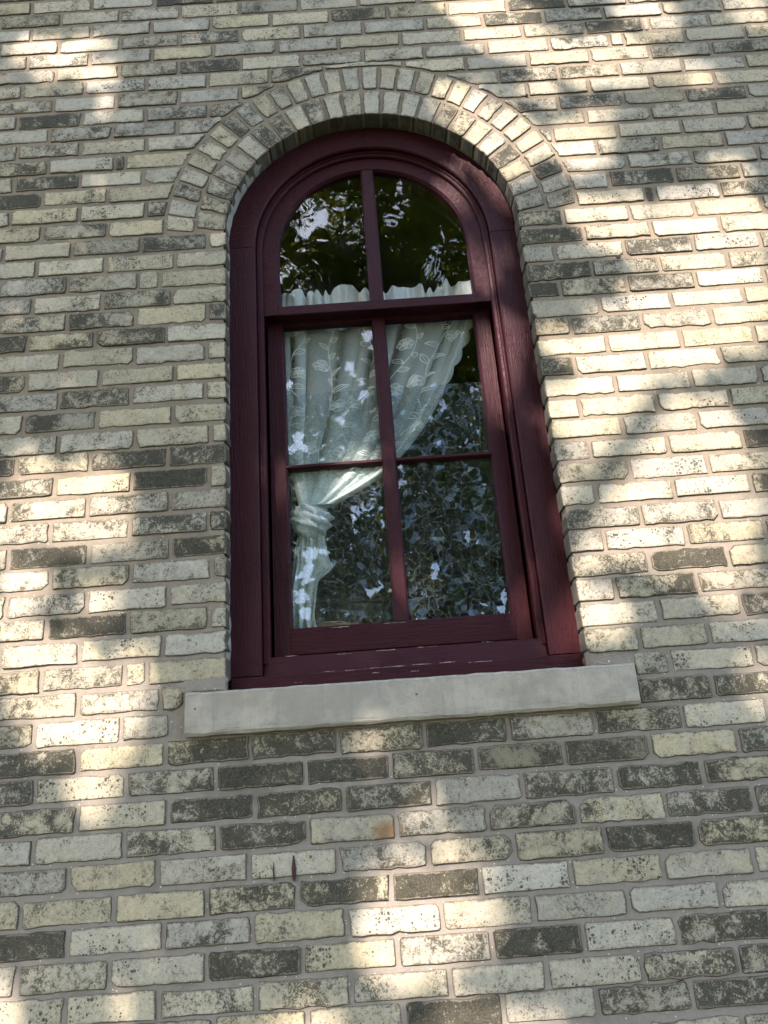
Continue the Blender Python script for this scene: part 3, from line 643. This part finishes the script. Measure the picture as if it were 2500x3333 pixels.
# lower sash (inner track)
lo = sash_origin('lower_sash', 1.95)
yl = .125
for s in (-1, 1):
    pr = [(.3505, yl+.036), (.3505, yl+.001), (.3495, yl), (.306, yl), (.3005, yl+.009), (.3005, yl+.036)]
    leg('stile', pr, s, 1.944, 3.028, M_PZ, lo)
V, F = boxvf(-.3075, .3075, yl-.0012, yl+.037, 1.9500, 2.0235, .0025); wobj('bottom_rail', V, F, M_PX, lo)
V, F = boxvf(-.3040, .3040, yl+.0012, yl+.036, 2.988, 3.024, .002); wobj('top_rail', V, F, M_PX, lo)
muntin('muntin', -.0222, .0215, yl-.0006, yl+.036, 2.0235, 2.988, .006, False, lo, M_PZ)
for a, b in ((-.3045, -.0200), (.0195, .3045)):
    muntin('muntin', a, b, yl+.002, yl+.034, 2.4965, 2.5125, .005, True, lo, M_PX)
FT = 2.752
for x0, x1 in ((-.3045, -.0180), (.0175, .3045)):
    for z0, z1 in ((2.0190, 2.5000), (2.5090, 2.992)):
        V, F = boxvf(x0, x1, yl+.017, yl+.020, z0, z1); wobj('pane', V, F, M_GL, lo)
        V, F = boxvf(x0+.001, x1-.001, yl+.0208, yl+.0212, z0, min(z1, FT)); wobj('window_film', V, F, M_FILM, lo)
# flaked paint along the sill edges
V, F = [], []
for cx, w, z, y in [(-.13, .055, 1.8920, .0368), (-.05, .09, 1.8930, .0368), (.04, .05, 1.8935, .0368), (.105, .04, 1.894, .0368), (-.2, .03, 1.8925, .0368), (.19, .06, 1.8893, .0372), (-.28, .02, 1.8662, .0372), (-.08, .018, 1.876, .0372), (.02, .02, 1.873, .0372), (-.30, .03, 1.9415, .0785), (-.16, .04, 1.937, .078), (-.05, .05, 1.9385, .0785), (.06, .05, 1.940, .0785), (-.02, .06, 2.0195, yl-.0017), (-.17, .05, 2.0175, yl-.0017), (.22, .03, 1.9415, .0785)]:
    z -= .0045 if z < 1.8945 and z > 1.888 else 0
    n = 7; o = len(V)
    up_ = [(cx-w/2+w*i/(n-1), y, z+rng.uniform(-.0004, .0012)) for i in range(n)]; dn = [(p[0], y, z-rng.uniform(-.0002, .0008)) for p in up_]
    V += up_+dn; F += [(o+i, o+i+1, o+n+i+1, o+n+i) for i in range(n-1)]
V2 = V+[(x, y+.0012, z) for x, y, z in V]; k0 = len(V)
F2 = F+[tuple(k0+i for i in f[::-1]) for f in F]
tag(wobj('paint_flakes', V2, F2, M_WHITE, win), kind='stuff')

# ---------------------------------------------------------------- lace curtain behind the lower sash
cur = tag(empty('lace_curtain', (0, .178, 3.07)), 'sheer white floral lace curtain knotted low at the left behind the panes', 'curtain')
CO = np.array([0, .2, 3.07])
def cobj(name, V, F, mat, smooth=True, attrs=None, parent=None):
    return obj(name, np.array(V, float)-CO, F, mat, parent or cur, smooth, attrs)
def curve(pts, n):
    p = np.array(pts, float); d = np.r_[0, np.cumsum(np.linalg.norm(np.diff(p, axis=0), axis=1))]; d /= d[-1]
    # smooth the polyline a little
    t = np.linspace(0, 1, n); q = np.c_[np.interp(t, d, p[:, 0]), np.interp(t, d, p[:, 1])]
    for _ in range(3): q[1:-1] = (q[:-2]+2*q[1:-1]+q[2:])/4
    return q
LE = curve([(-.322, 3.085), (-.316, 2.90), (-.311, 2.70), (-.309, 2.58), (-.296, 2.52), (-.275, 2.45), (-.265, 2.395)], 120)
RE_ = curve([(.345, 3.085), (.311, 3.015), (.283, 2.936), (.251, 2.866), (.220, 2.804), (.190, 2.744), (.157, 2.685), (.129, 2.642), (.09, 2.590), (.05, 2.545), (-.02, 2.472), (-.106, 2.424), (-.185, 2.385)], 120)
def S(u, v):
    u = np.asarray(u, float); v = np.clip(np.asarray(v, float), 0, 1)
    t = v*119; i = np.minimum(t.astype(int), 118); f = t-i
    Lp = LE[i]+(LE[i+1]-LE[i])*f[..., None]; Rp = RE_[i]+(RE_[i+1]-RE_[i])*f[..., None]
    q = Lp+(Rp-Lp)*u[..., None]
    sag = .028*np.sin(PI*u)*np.sin(PI*np.clip(v, 0, 1))*-1
    ph = 2*PI*(10.5*u+.55*np.sin(5*u+1.)+.25*np.sin(13*u)); a = .010+.006*v
    y = .2+a*np.sin(ph)*np.minimum(1, .3+v*1.6)+.006*np.sin(ph*.37+2*v)-.02*v*u
    sh = .012*np.cos(ph)*np.minimum(1, .2+v*1.5)
    return np.stack([q[..., 0]+sh, y, q[..., 1]+sag*.3], -1)
NU, NV = 130, 64
uu, vv = np.meshgrid(np.linspace(0, 1, NU), np.linspace(0, 1, NV))
P_ = S(uu, vv)
wid = np.linalg.norm(RE_-LE, axis=1); dens = np.clip(.33*(wid[0]/wid)**.75, .33, .92)
den = np.interp(np.linspace(0, 1, NV), np.linspace(0, 1, 120), dens)
ph = 2*PI*(10.5*uu+.55*np.sin(5*uu+1.)+.25*np.sin(13*uu))
den2 = den[:, None]*(1+.6*np.sin(ph+1.2)*(.5+.5*np.sin(uu*23)))+.10
cobj('net', P_.reshape(-1, 3), grid_faces(NV, NU), M_NET, attrs={'weave': ('FLOAT', np.clip(den2, .2, .95).ravel())})
# scalloped hem down the free edge
HV = np.linspace(.04, .99, 150); inn = S(np.full(150, .962), HV); 
sc = 1.0+.028*np.abs(np.sin(HV*PI*13))
outp = S(np.full(150, 1.), HV)+(S(np.full(150, 1.), HV)-inn)*((.2+.9*np.abs(np.sin(HV*PI*13)))[:, None])
midp = (inn+outp)/2; midp[:, 1] -= .002
cobj('scalloped_hem', np.stack([inn, midp, outp], 1).reshape(-1, 3), grid_faces(150, 3), M_CLOTH)
# embroidery: stems, leaves and flowers of thread laid on the net
EV, EF = [], []
def ribbon(uvs, w, closed=False):
    uvs = np.array(uvs); q = S(uvs[:, 0], uvs[:, 1]); q[:, 1] -= .0025
    t = np.gradient(q, axis=0); nrm = np.stack([-t[:, 2], 0*t[:, 0], t[:, 0]], -1); nrm /= np.linalg.norm(nrm, axis=1)[:, None]+1e-9
    o = len(EV); n = len(q)
    for p, m_ in zip(q, nrm): EV.extend([p-m_*w, p+m_*w])
    EF.extend([(o+2*i, o+2*i+2, o+2*i+3, o+2*i+1) for i in range(n-1)])
def fill(uvs):
    uvs = np.array(uvs); q = S(uvs[:, 0], uvs[:, 1]); q[:, 1] -= .0015; o = len(EV)
    EV.extend(list(q)); EF.append(tuple(range(o, o+len(q))))
WU, WV = .66, .80
def leafshape(x, z, ang, ln, wd):
    t = np.linspace(0, 1, 9); prof_ = np.sin(PI*t**.85)*wd/2; ca, sa = math.cos(ang), math.sin(ang)
    def tr(a, b): return ((x+a*ca-b*sa)/WU, (z+a*sa+b*ca)/WV)
    up_ = [tr(a*ln, b) for a, b in zip(t, prof_)]; dn = [tr(a*ln, -b) for a, b in zip(t, prof_)]
    ribbon(up_, .0015); ribbon(dn, .0015); ribbon([tr(a*ln*.8, 0) for a in t], .0009)
def flower(x, z, r, a0):
    for k in range(6):
        a = a0+k*PI/3+rng.normal(0, .12); t = np.linspace(0, 2*PI, 11)
        cx, cz = x+math.cos(a)*r*.62, z+math.sin(a)*r*.62
        pts = [((cx+r*.46*math.cos(q_)*1.1)/WU, (cz+r*.42*math.sin(q_))/WV) for q_ in t]
        ribbon(pts, .0014); ribbon([((cx+(p[0]*WU-cx)*.55)/WU, (cz+(p[1]*WV-cz)*.55)/WV) for p in pts], .0008)
        ribbon([(x/WU, z/WV), (cx/WU, cz/WV)], .0006)
cols = [.06, .19, .32, .45, .57]
for ci, cx in enumerate(cols):
    z = np.linspace(.02, .76, 60); ph0 = ci*1.7
    xx = cx+.026*np.sin(z*17+ph0)
    ok = (xx > .01) & (xx < WU-.02)
    ribbon(np.c_[xx/WU, z/WV][ok], 0.0012)
    for j, z0 in enumerate(np.arange(.04, .72, .033)):
        z0 += rng.normal(0, .004); x0 = cx+.026*math.sin(z0*17+ph0); sd = 1 if j % 2 else -1
        if (j+ci) % 5 == 2:
            xf = x0+sd*.030
            if .02 < xf < WU-.03: flower(xf, z0, .021, rng.uniform(0, 1))
        else:
            an = (-.5 if sd > 0 else PI+.5)+rng.normal(0, .25); ln = rng.uniform(.034, .048)
            if .03 < x0+ln*math.cos(an) < WU-.02 and x0 > .01: leafshape(x0, z0, an, ln, rng.uniform(.013, .018))
cobj('embroidery', EV, EF, M_THREAD, False)
# gathered heading that stands above the meeting rail
xs = np.linspace(-.335, .352, 260); tops = np.interp(xs, [-.34, -.316, -.28, -.245, -.225, -.209, -.16, -.113, -.079, -.04, .0, .044, .096, .139, .158, .185, .229, .25, .277, .322, .352], [3.15, 3.149, 3.132, 3.156, 3.128, 3.142, 3.135, 3.153, 3.156, 3.136, 3.13, 3.132, 3.149, 3.145, 3.121, 3.119, 3.153, 3.135, 3.159, 3.142, 3.146])
w1 = np.sin(xs*140+3.5*np.sin(xs*33)); w2 = np.sin(xs*113+3*np.sin(xs*29))+.4*np.sin(xs*230+2*np.sin(xs*61))
V = []
for t in np.linspace(0, 1, 7):
    V.append(np.c_[xs+.004*w2*t, .2+(.004+.014*t)*w1+.006*w2*t, 3.075+(tops+.0045*w2-3.075)*t])
cobj('ruffled_heading', np.concatenate(V), grid_faces(7, 260), M_CLOTH)
# knot
nu, nv = 44, 26; V = []
for j in range(nv):
    th = PI*j/(nv-1)
    for i in range(nu):
        f = 2*PI*i/nu; d = np.array([math.cos(f)*math.sin(th), math.sin(f)*math.sin(th), math.cos(th)])
        wr = 1+.10*math.sin(7*d[2]*2+2.5*d[0]+1)+.06*math.sin(19*d[2]+9*d[0])+.04*math.sin(31*d[0]-7*d[2])
        sx = .060*(1 if abs(d[2]) < .6 else .92); q = d*np.array([sx, .042, .056])*wr
        a = -.25; V.append((-.243+q[0]*math.cos(a)-q[2]*math.sin(a), .205+q[1], 2.352+q[0]*math.sin(a)+q[2]*math.cos(a)))
F = [(j*nu+i, j*nu+(i+1) % nu, (j+1)*nu+(i+1) % nu, (j+1)*nu+i) for j in range(nv-1) for i in range(nu)]
cobj('knot', V, F, M_CLOTH)
# tail below the knot
TL = curve([(-.275, 2.33), (-.290, 2.28), (-.304, 2.19), (-.310, 2.10), (-.312, 2.015)], 50)
TR = curve([(-.205, 2.325), (-.200, 2.26), (-.195, 2.225), (-.180, 2.203), (-.205, 2.185), (-.229, 2.165), (-.236, 2.11), (-.243, 2.06), (-.232, 2.015)], 50)
nt = 46; V = []
for j in range(50):
    for i in range(nt):
        u = i/(nt-1); q = TL[j]+(TR[j]-TL[j])*u; v = j/49
        V.append((q[0], .20+.012*math.sin(u*21+3*v)*(.4+v)+.005*math.sin(u*47), q[1]))
cobj('tail', V, grid_faces(50, nt), M_CLOTH)

# dried plant and basket on the inner sill, seen through the lower left pane
t = tag(empty('straw_bundle', (-.17, .235, 1.99)), 'bundle of golden dry straw behind the bottom of the lower left pane', 'straw')
for k in range(46):
    x0 = -.245+rng.uniform(-.012, .012); z0 = 2.038+rng.uniform(-.012, .012); an = rng.uniform(-.05, .45); ln = rng.uniform(.1, .165)
    P0 = np.array([x0, .22+rng.uniform(0, .03), z0]); pts = [P0+np.array([ln*s*math.cos(an*(1-s*.9)), rng.normal(0, .002), ln*s*math.sin(an*(1-s*1.6))]) for s in np.linspace(0, 1, 6)]
    V = []
    for p in pts: V += [p+np.array([0, 0, .0016]), p+np.array([0, .0016, -.0012]), p+np.array([0, -.0016, -.0012])]
    F = [(3*i+j, 3*i+(j+1) % 3, 3*(i+1)+(j+1) % 3, 3*(i+1)+j) for i in range(5) for j in range(3)]
    obj('stalk', np.array(V)-np.array(t.location), F, M_STRAW, t)
t = tag(empty('wicker_basket', (-.13, .30, 1.99)), 'dark wicker basket standing behind the straw inside the lower left pane', 'basket')
for nm, z, r, h in (('rim', .125, .085, .012), ('body', 0., .07, .12), ('base', -.03, .065, .03)):
    V, n = [], 24
    for zz_, rr in ((z, r*.96), (z, r), (z+h, r*1.08), (z+h, r*.98), (z+.004, r*.9)):
        for i in range(n): V.append((rr*1.05*math.cos(2*PI*i/n), .6*rr*math.sin(2*PI*i/n), zz_+.0015*(i % 2)))
    F = [(a*n+i, a*n+(i+1) % n, (a+1)*n+(i+1) % n, (a+1)*n+i) for a in range(4) for i in range(n)]+[tuple(range(4*n, 5*n))]
    obj(nm, V, F, M_WICK, t)

# ---------------------------------------------------------------- room behind the window
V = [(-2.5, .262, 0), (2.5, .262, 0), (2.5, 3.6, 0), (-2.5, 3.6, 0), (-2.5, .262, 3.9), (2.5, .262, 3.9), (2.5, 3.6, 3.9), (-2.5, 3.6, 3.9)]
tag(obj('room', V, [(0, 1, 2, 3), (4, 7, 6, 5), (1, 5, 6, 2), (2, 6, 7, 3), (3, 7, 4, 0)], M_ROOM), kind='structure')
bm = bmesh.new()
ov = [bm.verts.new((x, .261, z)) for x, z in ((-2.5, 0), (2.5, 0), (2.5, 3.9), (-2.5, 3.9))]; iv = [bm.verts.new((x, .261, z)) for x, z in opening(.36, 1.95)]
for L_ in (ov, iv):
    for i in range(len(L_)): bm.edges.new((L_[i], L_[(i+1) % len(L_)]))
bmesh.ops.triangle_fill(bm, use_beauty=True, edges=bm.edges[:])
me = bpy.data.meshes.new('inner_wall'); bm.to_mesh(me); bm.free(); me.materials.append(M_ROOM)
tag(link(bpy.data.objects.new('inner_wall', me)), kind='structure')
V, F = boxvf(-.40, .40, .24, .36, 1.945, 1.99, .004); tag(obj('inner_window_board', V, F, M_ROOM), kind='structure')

# ---------------------------------------------------------------- small things on the wall
def disc(name, x, z, r, y, mat, parent=None):
    n = 12; V = [(r*math.cos(2*PI*i/n)*rng.uniform(.9, 1.1), dy, r*math.sin(2*PI*i/n)*rng.uniform(.9, 1.1)) for dy in (.01, y) for i in range(n)]+[(0, y-.0015, 0)]
    F = [(i, (i+1) % n, n+(i+1) % n, n+i) for i in range(n)]+[(n+i, n+(i+1) % n, 2*n) for i in range(n)]
    o = fix_normals(obj(name, V, F, mat, parent)); o.location = (x, 0, z); return o
tag(disc('wall_plug', *PLUG, .0075, .0005, M_PLUG), 'small round blue-grey plug in a mortar joint right of the upper sash', 'wall plug')
tag(disc('nail', *NAIL, .0045, -.003, M_IRON), 'small black nail head in the brickwork above the right of the arch', 'nail')
for (x, z), h, w in DRIPS:
    V = [(x-w*.15, -.0022, z+h/2), (x+w*.15, -.0022, z+h/2), (x+w*.5, -.0038, z), (x+w*.35, -.0034, z-h*.35), (x, -.0028, z-h/2), (x-w*.35, -.0034, z-h*.35), (x-w*.5, -.0038, z)]
    V += [(a, .004, b) for a, q, b in V]; n = 7
    F = [tuple(range(n))]+[(i, n+i, n+(i+1) % n, (i+1) % n) for i in range(n)]
    fix_normals(obj('paint_drip', V, F, M_DRIP, wall))

# ---------------------------------------------------------------- ground and trees on the street side
V = [(-150, -150, 0), (150, -150, 0), (150, .0, 0), (-150, .0, 0)]
tag(obj('lawn', V, [(0, 1, 2, 3)], M_GRASS), kind='structure')
SUN = np.array(SUN_DIR)
lit = np.array(LIT)
# lit openings measured on a recessed face are carried along the sun's ray to the wall plane
t_ = lit[:, 5]/-SUN[1]
LX, LZ, LW, LH, LM = lit[:, 0]+t_*SUN[0], lit[:, 1]+t_*SUN[2], lit[:, 2], lit[:, 3], lit[:, 4]
# gaps in the crown beyond the photograph
ex = []
r2 = np.random.default_rng(5)
for i in range(240):
    x, z = r2.uniform(-3.2, 3.2), r2.uniform(.1, 6.2)
    if in_frame(x, z) > .03: ex.append((x, z, r2.uniform(.04, .16), r2.uniform(.03, .09), 0))
ex = np.array(ex)
LX, LZ, LW, LH, LM = [np.r_[a, b] for a, b in zip((LX, LZ, LW, LH, LM), ex.T)]
def sun_hits(pts, grow=.0):
    """does the sun's ray through each point reach the wall inside one of the bright openings of the crown?"""
    t = pts[:, 1]/-SUN[1]*-1.
    x = pts[:, 0]+pts[:, 1]/-SUN[1]*SUN[0]; z = pts[:, 2]+pts[:, 1]/-SUN[1]*SUN[2]
    hit = np.zeros(len(pts), bool)
    for a, b, w, h, m_ in zip(LX, LZ, LW, LH, LM):
        gw = GROW if a > -.45 else .004
        k = (np.abs(x-a)/(w+gw+grow))**2.6+(np.abs(z-b)/(h+gw+grow))**2.6 < (1. if m_ == 0 else .8)
        hit |= k
    return hit
def in_gap(p):
    hit = np.zeros(len(p), bool)
    for gx, gz, ga, gy in GAPS:
        c0 = np.array([CAM_M[0][3], 2*gy-CAM_M[1][3], CAM_M[2][3]]); d = np.array([gx, gy, gz])-c0; d /= np.linalg.norm(d)
        w = p-c0; t = w@d
        hit |= np.linalg.norm(w-t[:, None]*d, axis=1) < t*ga+.03
    return hit
def leaves(name, cen, size, mat, parent, r, cull=True, origin=(0, 0, 0)):
    n = len(cen); ax = r.normal(size=(n, 3)); ax[:, 2] *= .7; ax /= np.linalg.norm(ax, axis=1)[:, None]
    b = np.cross(ax, r.normal(size=(n, 3))); b /= np.linalg.norm(b, axis=1)[:, None]
    nr = np.cross(ax, b); s = (size*r.uniform(.65, 1.25, n))[:, None]
    q = np.stack([cen-ax*s*.5, cen+b*s*.34-ax*s*.08+nr*s*.06, cen+ax*s*.55, cen-b*s*.34-ax*s*.08+nr*s*.06], 1)
    g = ~in_gap(cen); q, cen = q[g], cen[g]; n = len(q)
    if cull:
        keep = ~(sun_hits(q[:, 0]) | sun_hits(q[:, 1]) | sun_hits(q[:, 2]) | sun_hits(q[:, 3]) | sun_hits(cen))
        q = q[keep]; n = len(q)
    V = q.reshape(-1, 3)-np.array(origin)
    me = bpy.data.meshes.new(name)
    me.vertices.add(4*n); me.vertices.foreach_set('co', V.astype(np.float32).ravel())
    idx = (np.arange(n)*4)[:, None]+np.array([0, 1, 2, 0, 2, 3])[None]
    me.loops.add(6*n); me.loops.foreach_set('vertex_index', idx.astype(np.int32).ravel())
    me.polygons.add(2*n); me.polygons.foreach_set('loop_start', (np.arange(2*n)*3).astype(np.int32)); me.polygons.foreach_set('loop_total', np.full(2*n, 3, np.int32))
    me.update(calc_edges=True); me.materials.append(mat)
    return link(bpy.data.objects.new(name, me), parent)
def limb(name, pts, r0, r1, parent, origin):
    pts = np.array(pts, float); n = 9; V = []
    for i, p in enumerate(pts):
        rr = r0+(r1-r0)*i/(len(pts)-1); t = pts[min(i+1, len(pts)-1)]-pts[max(i-1, 0)]; t /= np.linalg.norm(t)
        a = np.cross(t, (.3, .9, .1)); a /= np.linalg.norm(a); b = np.cross(t, a)
        for j in range(n): V.append(p+(a*math.cos(2*PI*j/n)+b*math.sin(2*PI*j/n))*rr*(1+.06*math.sin(j*3+i)))
    F = [(i*n+j, i*n+(j+1) % n, (i+1)*n+(j+1) % n, (i+1)*n+j) for i in range(len(pts)-1) for j in range(n)]+[tuple(range((len(pts)-1)*n, len(pts)*n))]
    return fix_normals(obj(name, np.array(V)-np.array(origin), F, M_BARK, parent, True))
r3 = np.random.default_rng(11)
A0 = np.array([-4.6, -7.2, 0])
ta = tag(empty('shade_tree', A0), 'large broad-leaved tree whose branches overhang the window wall', 'tree')
limb('trunk', [A0, A0+[.05, .1, 1.6], A0+[.2, .1, 3.2], A0+[.2, .3, 5], A0+[.5, .4, 7.5], A0+[.6, .6, 10]], .30, .08, ta, A0)
limb('limb', [A0+[.2, .1, 3.4], A0+[1.2, 1.2, 4.8], A0+[2.2, 2.6, 6.0], A0+[3.3, 3.6, 6.9]], .13, .03, ta, A0)
limb('limb', [A0+[.25, .3, 5.2], A0+[1.8, 1.4, 6.6], A0+[3.6, 2.2, 7.6]], .11, .03, ta, A0)
limb('limb', [A0+[.2, .2, 4.2], A0+[-1.4, -.6, 5.6], A0+[-3., -.9, 6.6]], .12, .03, ta, A0)
n = 52000
wx, wz, tt = r3.uniform(-2.3, 2.3, n), r3.uniform(-.2, 5.6, n), r3.uniform(4.2, 6.9, n)
cen = np.c_[wx, np.zeros(n), wz]+SUN[None]*tt[:, None]
cl_ = r3.normal(0, 1, (420, 3))*[2.6, 2.3, 2.1]+[-4.3, -7.4, 7.6]
cl_[:, 1] = np.minimum(cl_[:, 1], -4.2)
cen2 = cl_[r3.integers(0, 420, 15000)]+r3.normal(0, .28, (15000, 3))
leaves('crown', np.concatenate([cen, cen2]), .10, M_LEAF, ta, r3, True, A0)
B0 = np.array([1.6, -9.4, 0.])
tb = tag(empty('shade_tree', B0), 'second broad-leaved shade tree with a low full crown facing the window', 'tree')
limb('trunk', [B0, B0+[0, .1, 2.], B0+[-.4, 0, 4.5], B0+[-1., .2, 8.], B0+[-1.4, .1, 12.]], .26, .06, tb, B0)
for a in (.6, 2.2, 3.5, 5.2): limb('limb', [B0+[-.1, 0, 2.8], B0+[math.cos(a)*1.3, math.sin(a)*1.2, 4.6], B0+[math.cos(a)*2.6, math.sin(a)*2., 5.8]], .12, .02, tb, B0)
cl2 = np.c_[r3.uniform(-3.4, 3.2, 520), r3.uniform(-11.2, -7.6, 520), r3.uniform(3.0, 14.5, 520)]
leaves('crown', cl2[r3.integers(0, 520, 34000)]+r3.normal(0, .40, (34000, 3)), .20, M_LEAF, tb, r3, True, B0)
for (x, y, h, sp, nm, lab, mt) in [
    (3.2, -11.5, 7.5, 2.3, 'street_tree', 'rounder dark tree across the lawn to the right of the window', M_LEAF2),
    (-.6, -14., 6.6, 2.6, 'street_tree', 'broad dark tree straight across the lawn from the window', M_LEAF2),
    (-6.5, -16., 8.5, 3.0, 'street_tree', 'tallest dark tree far across the lawn on the left', M_LEAF2),
    (7.5, -17., 8., 3.0, 'street_tree', 'wide pale green tree far across the lawn on the right', M_LEAF)]:
    o = tag(empty(nm, (x, y, 0)), lab, 'tree', 'trees across the lawn'); p0 = np.array([x, y, 0.])
    limb('trunk', [p0, p0+[0, .1, h*.3], p0+[.2, 0, h*.55], p0+[.1, 0, h*.9]], .22, .05, o, p0)
    for a in (0.4, 2.3, 4.4): limb('limb', [p0+[.1, 0, h*.35], p0+[math.cos(a)*sp*.4, math.sin(a)*sp*.4, h*.55], p0+[math.cos(a)*sp*.75, math.sin(a)*sp*.75, h*.7]], .09, .02, o, p0)
    q = r3.normal(0, 1, (110, 3)); q /= np.linalg.norm(q, axis=1)[:, None]; q *= r3.uniform(.35, 1., (110, 1))**.6
    c0 = p0+[0, 0, h*.6]+q*[sp, sp, h*.42]
    leaves('crown', c0[r3.integers(0, 110, 7000)]+r3.normal(0, .30, (7000, 3)), .17, mt, o, r3, False, p0)
o = tag(empty('hedge', (0, -19.5, 0)), 'long clipped dark hedge closing the lawn opposite the window', 'hedge')
leaves('foliage', np.c_[r3.uniform(-16, 16, 16000), r3.normal(-19.5, .5, 16000), r3.uniform(0, 3.0, 16000)], .2, M_LEAF2, o, r3, False, (0, -19.5, 0))
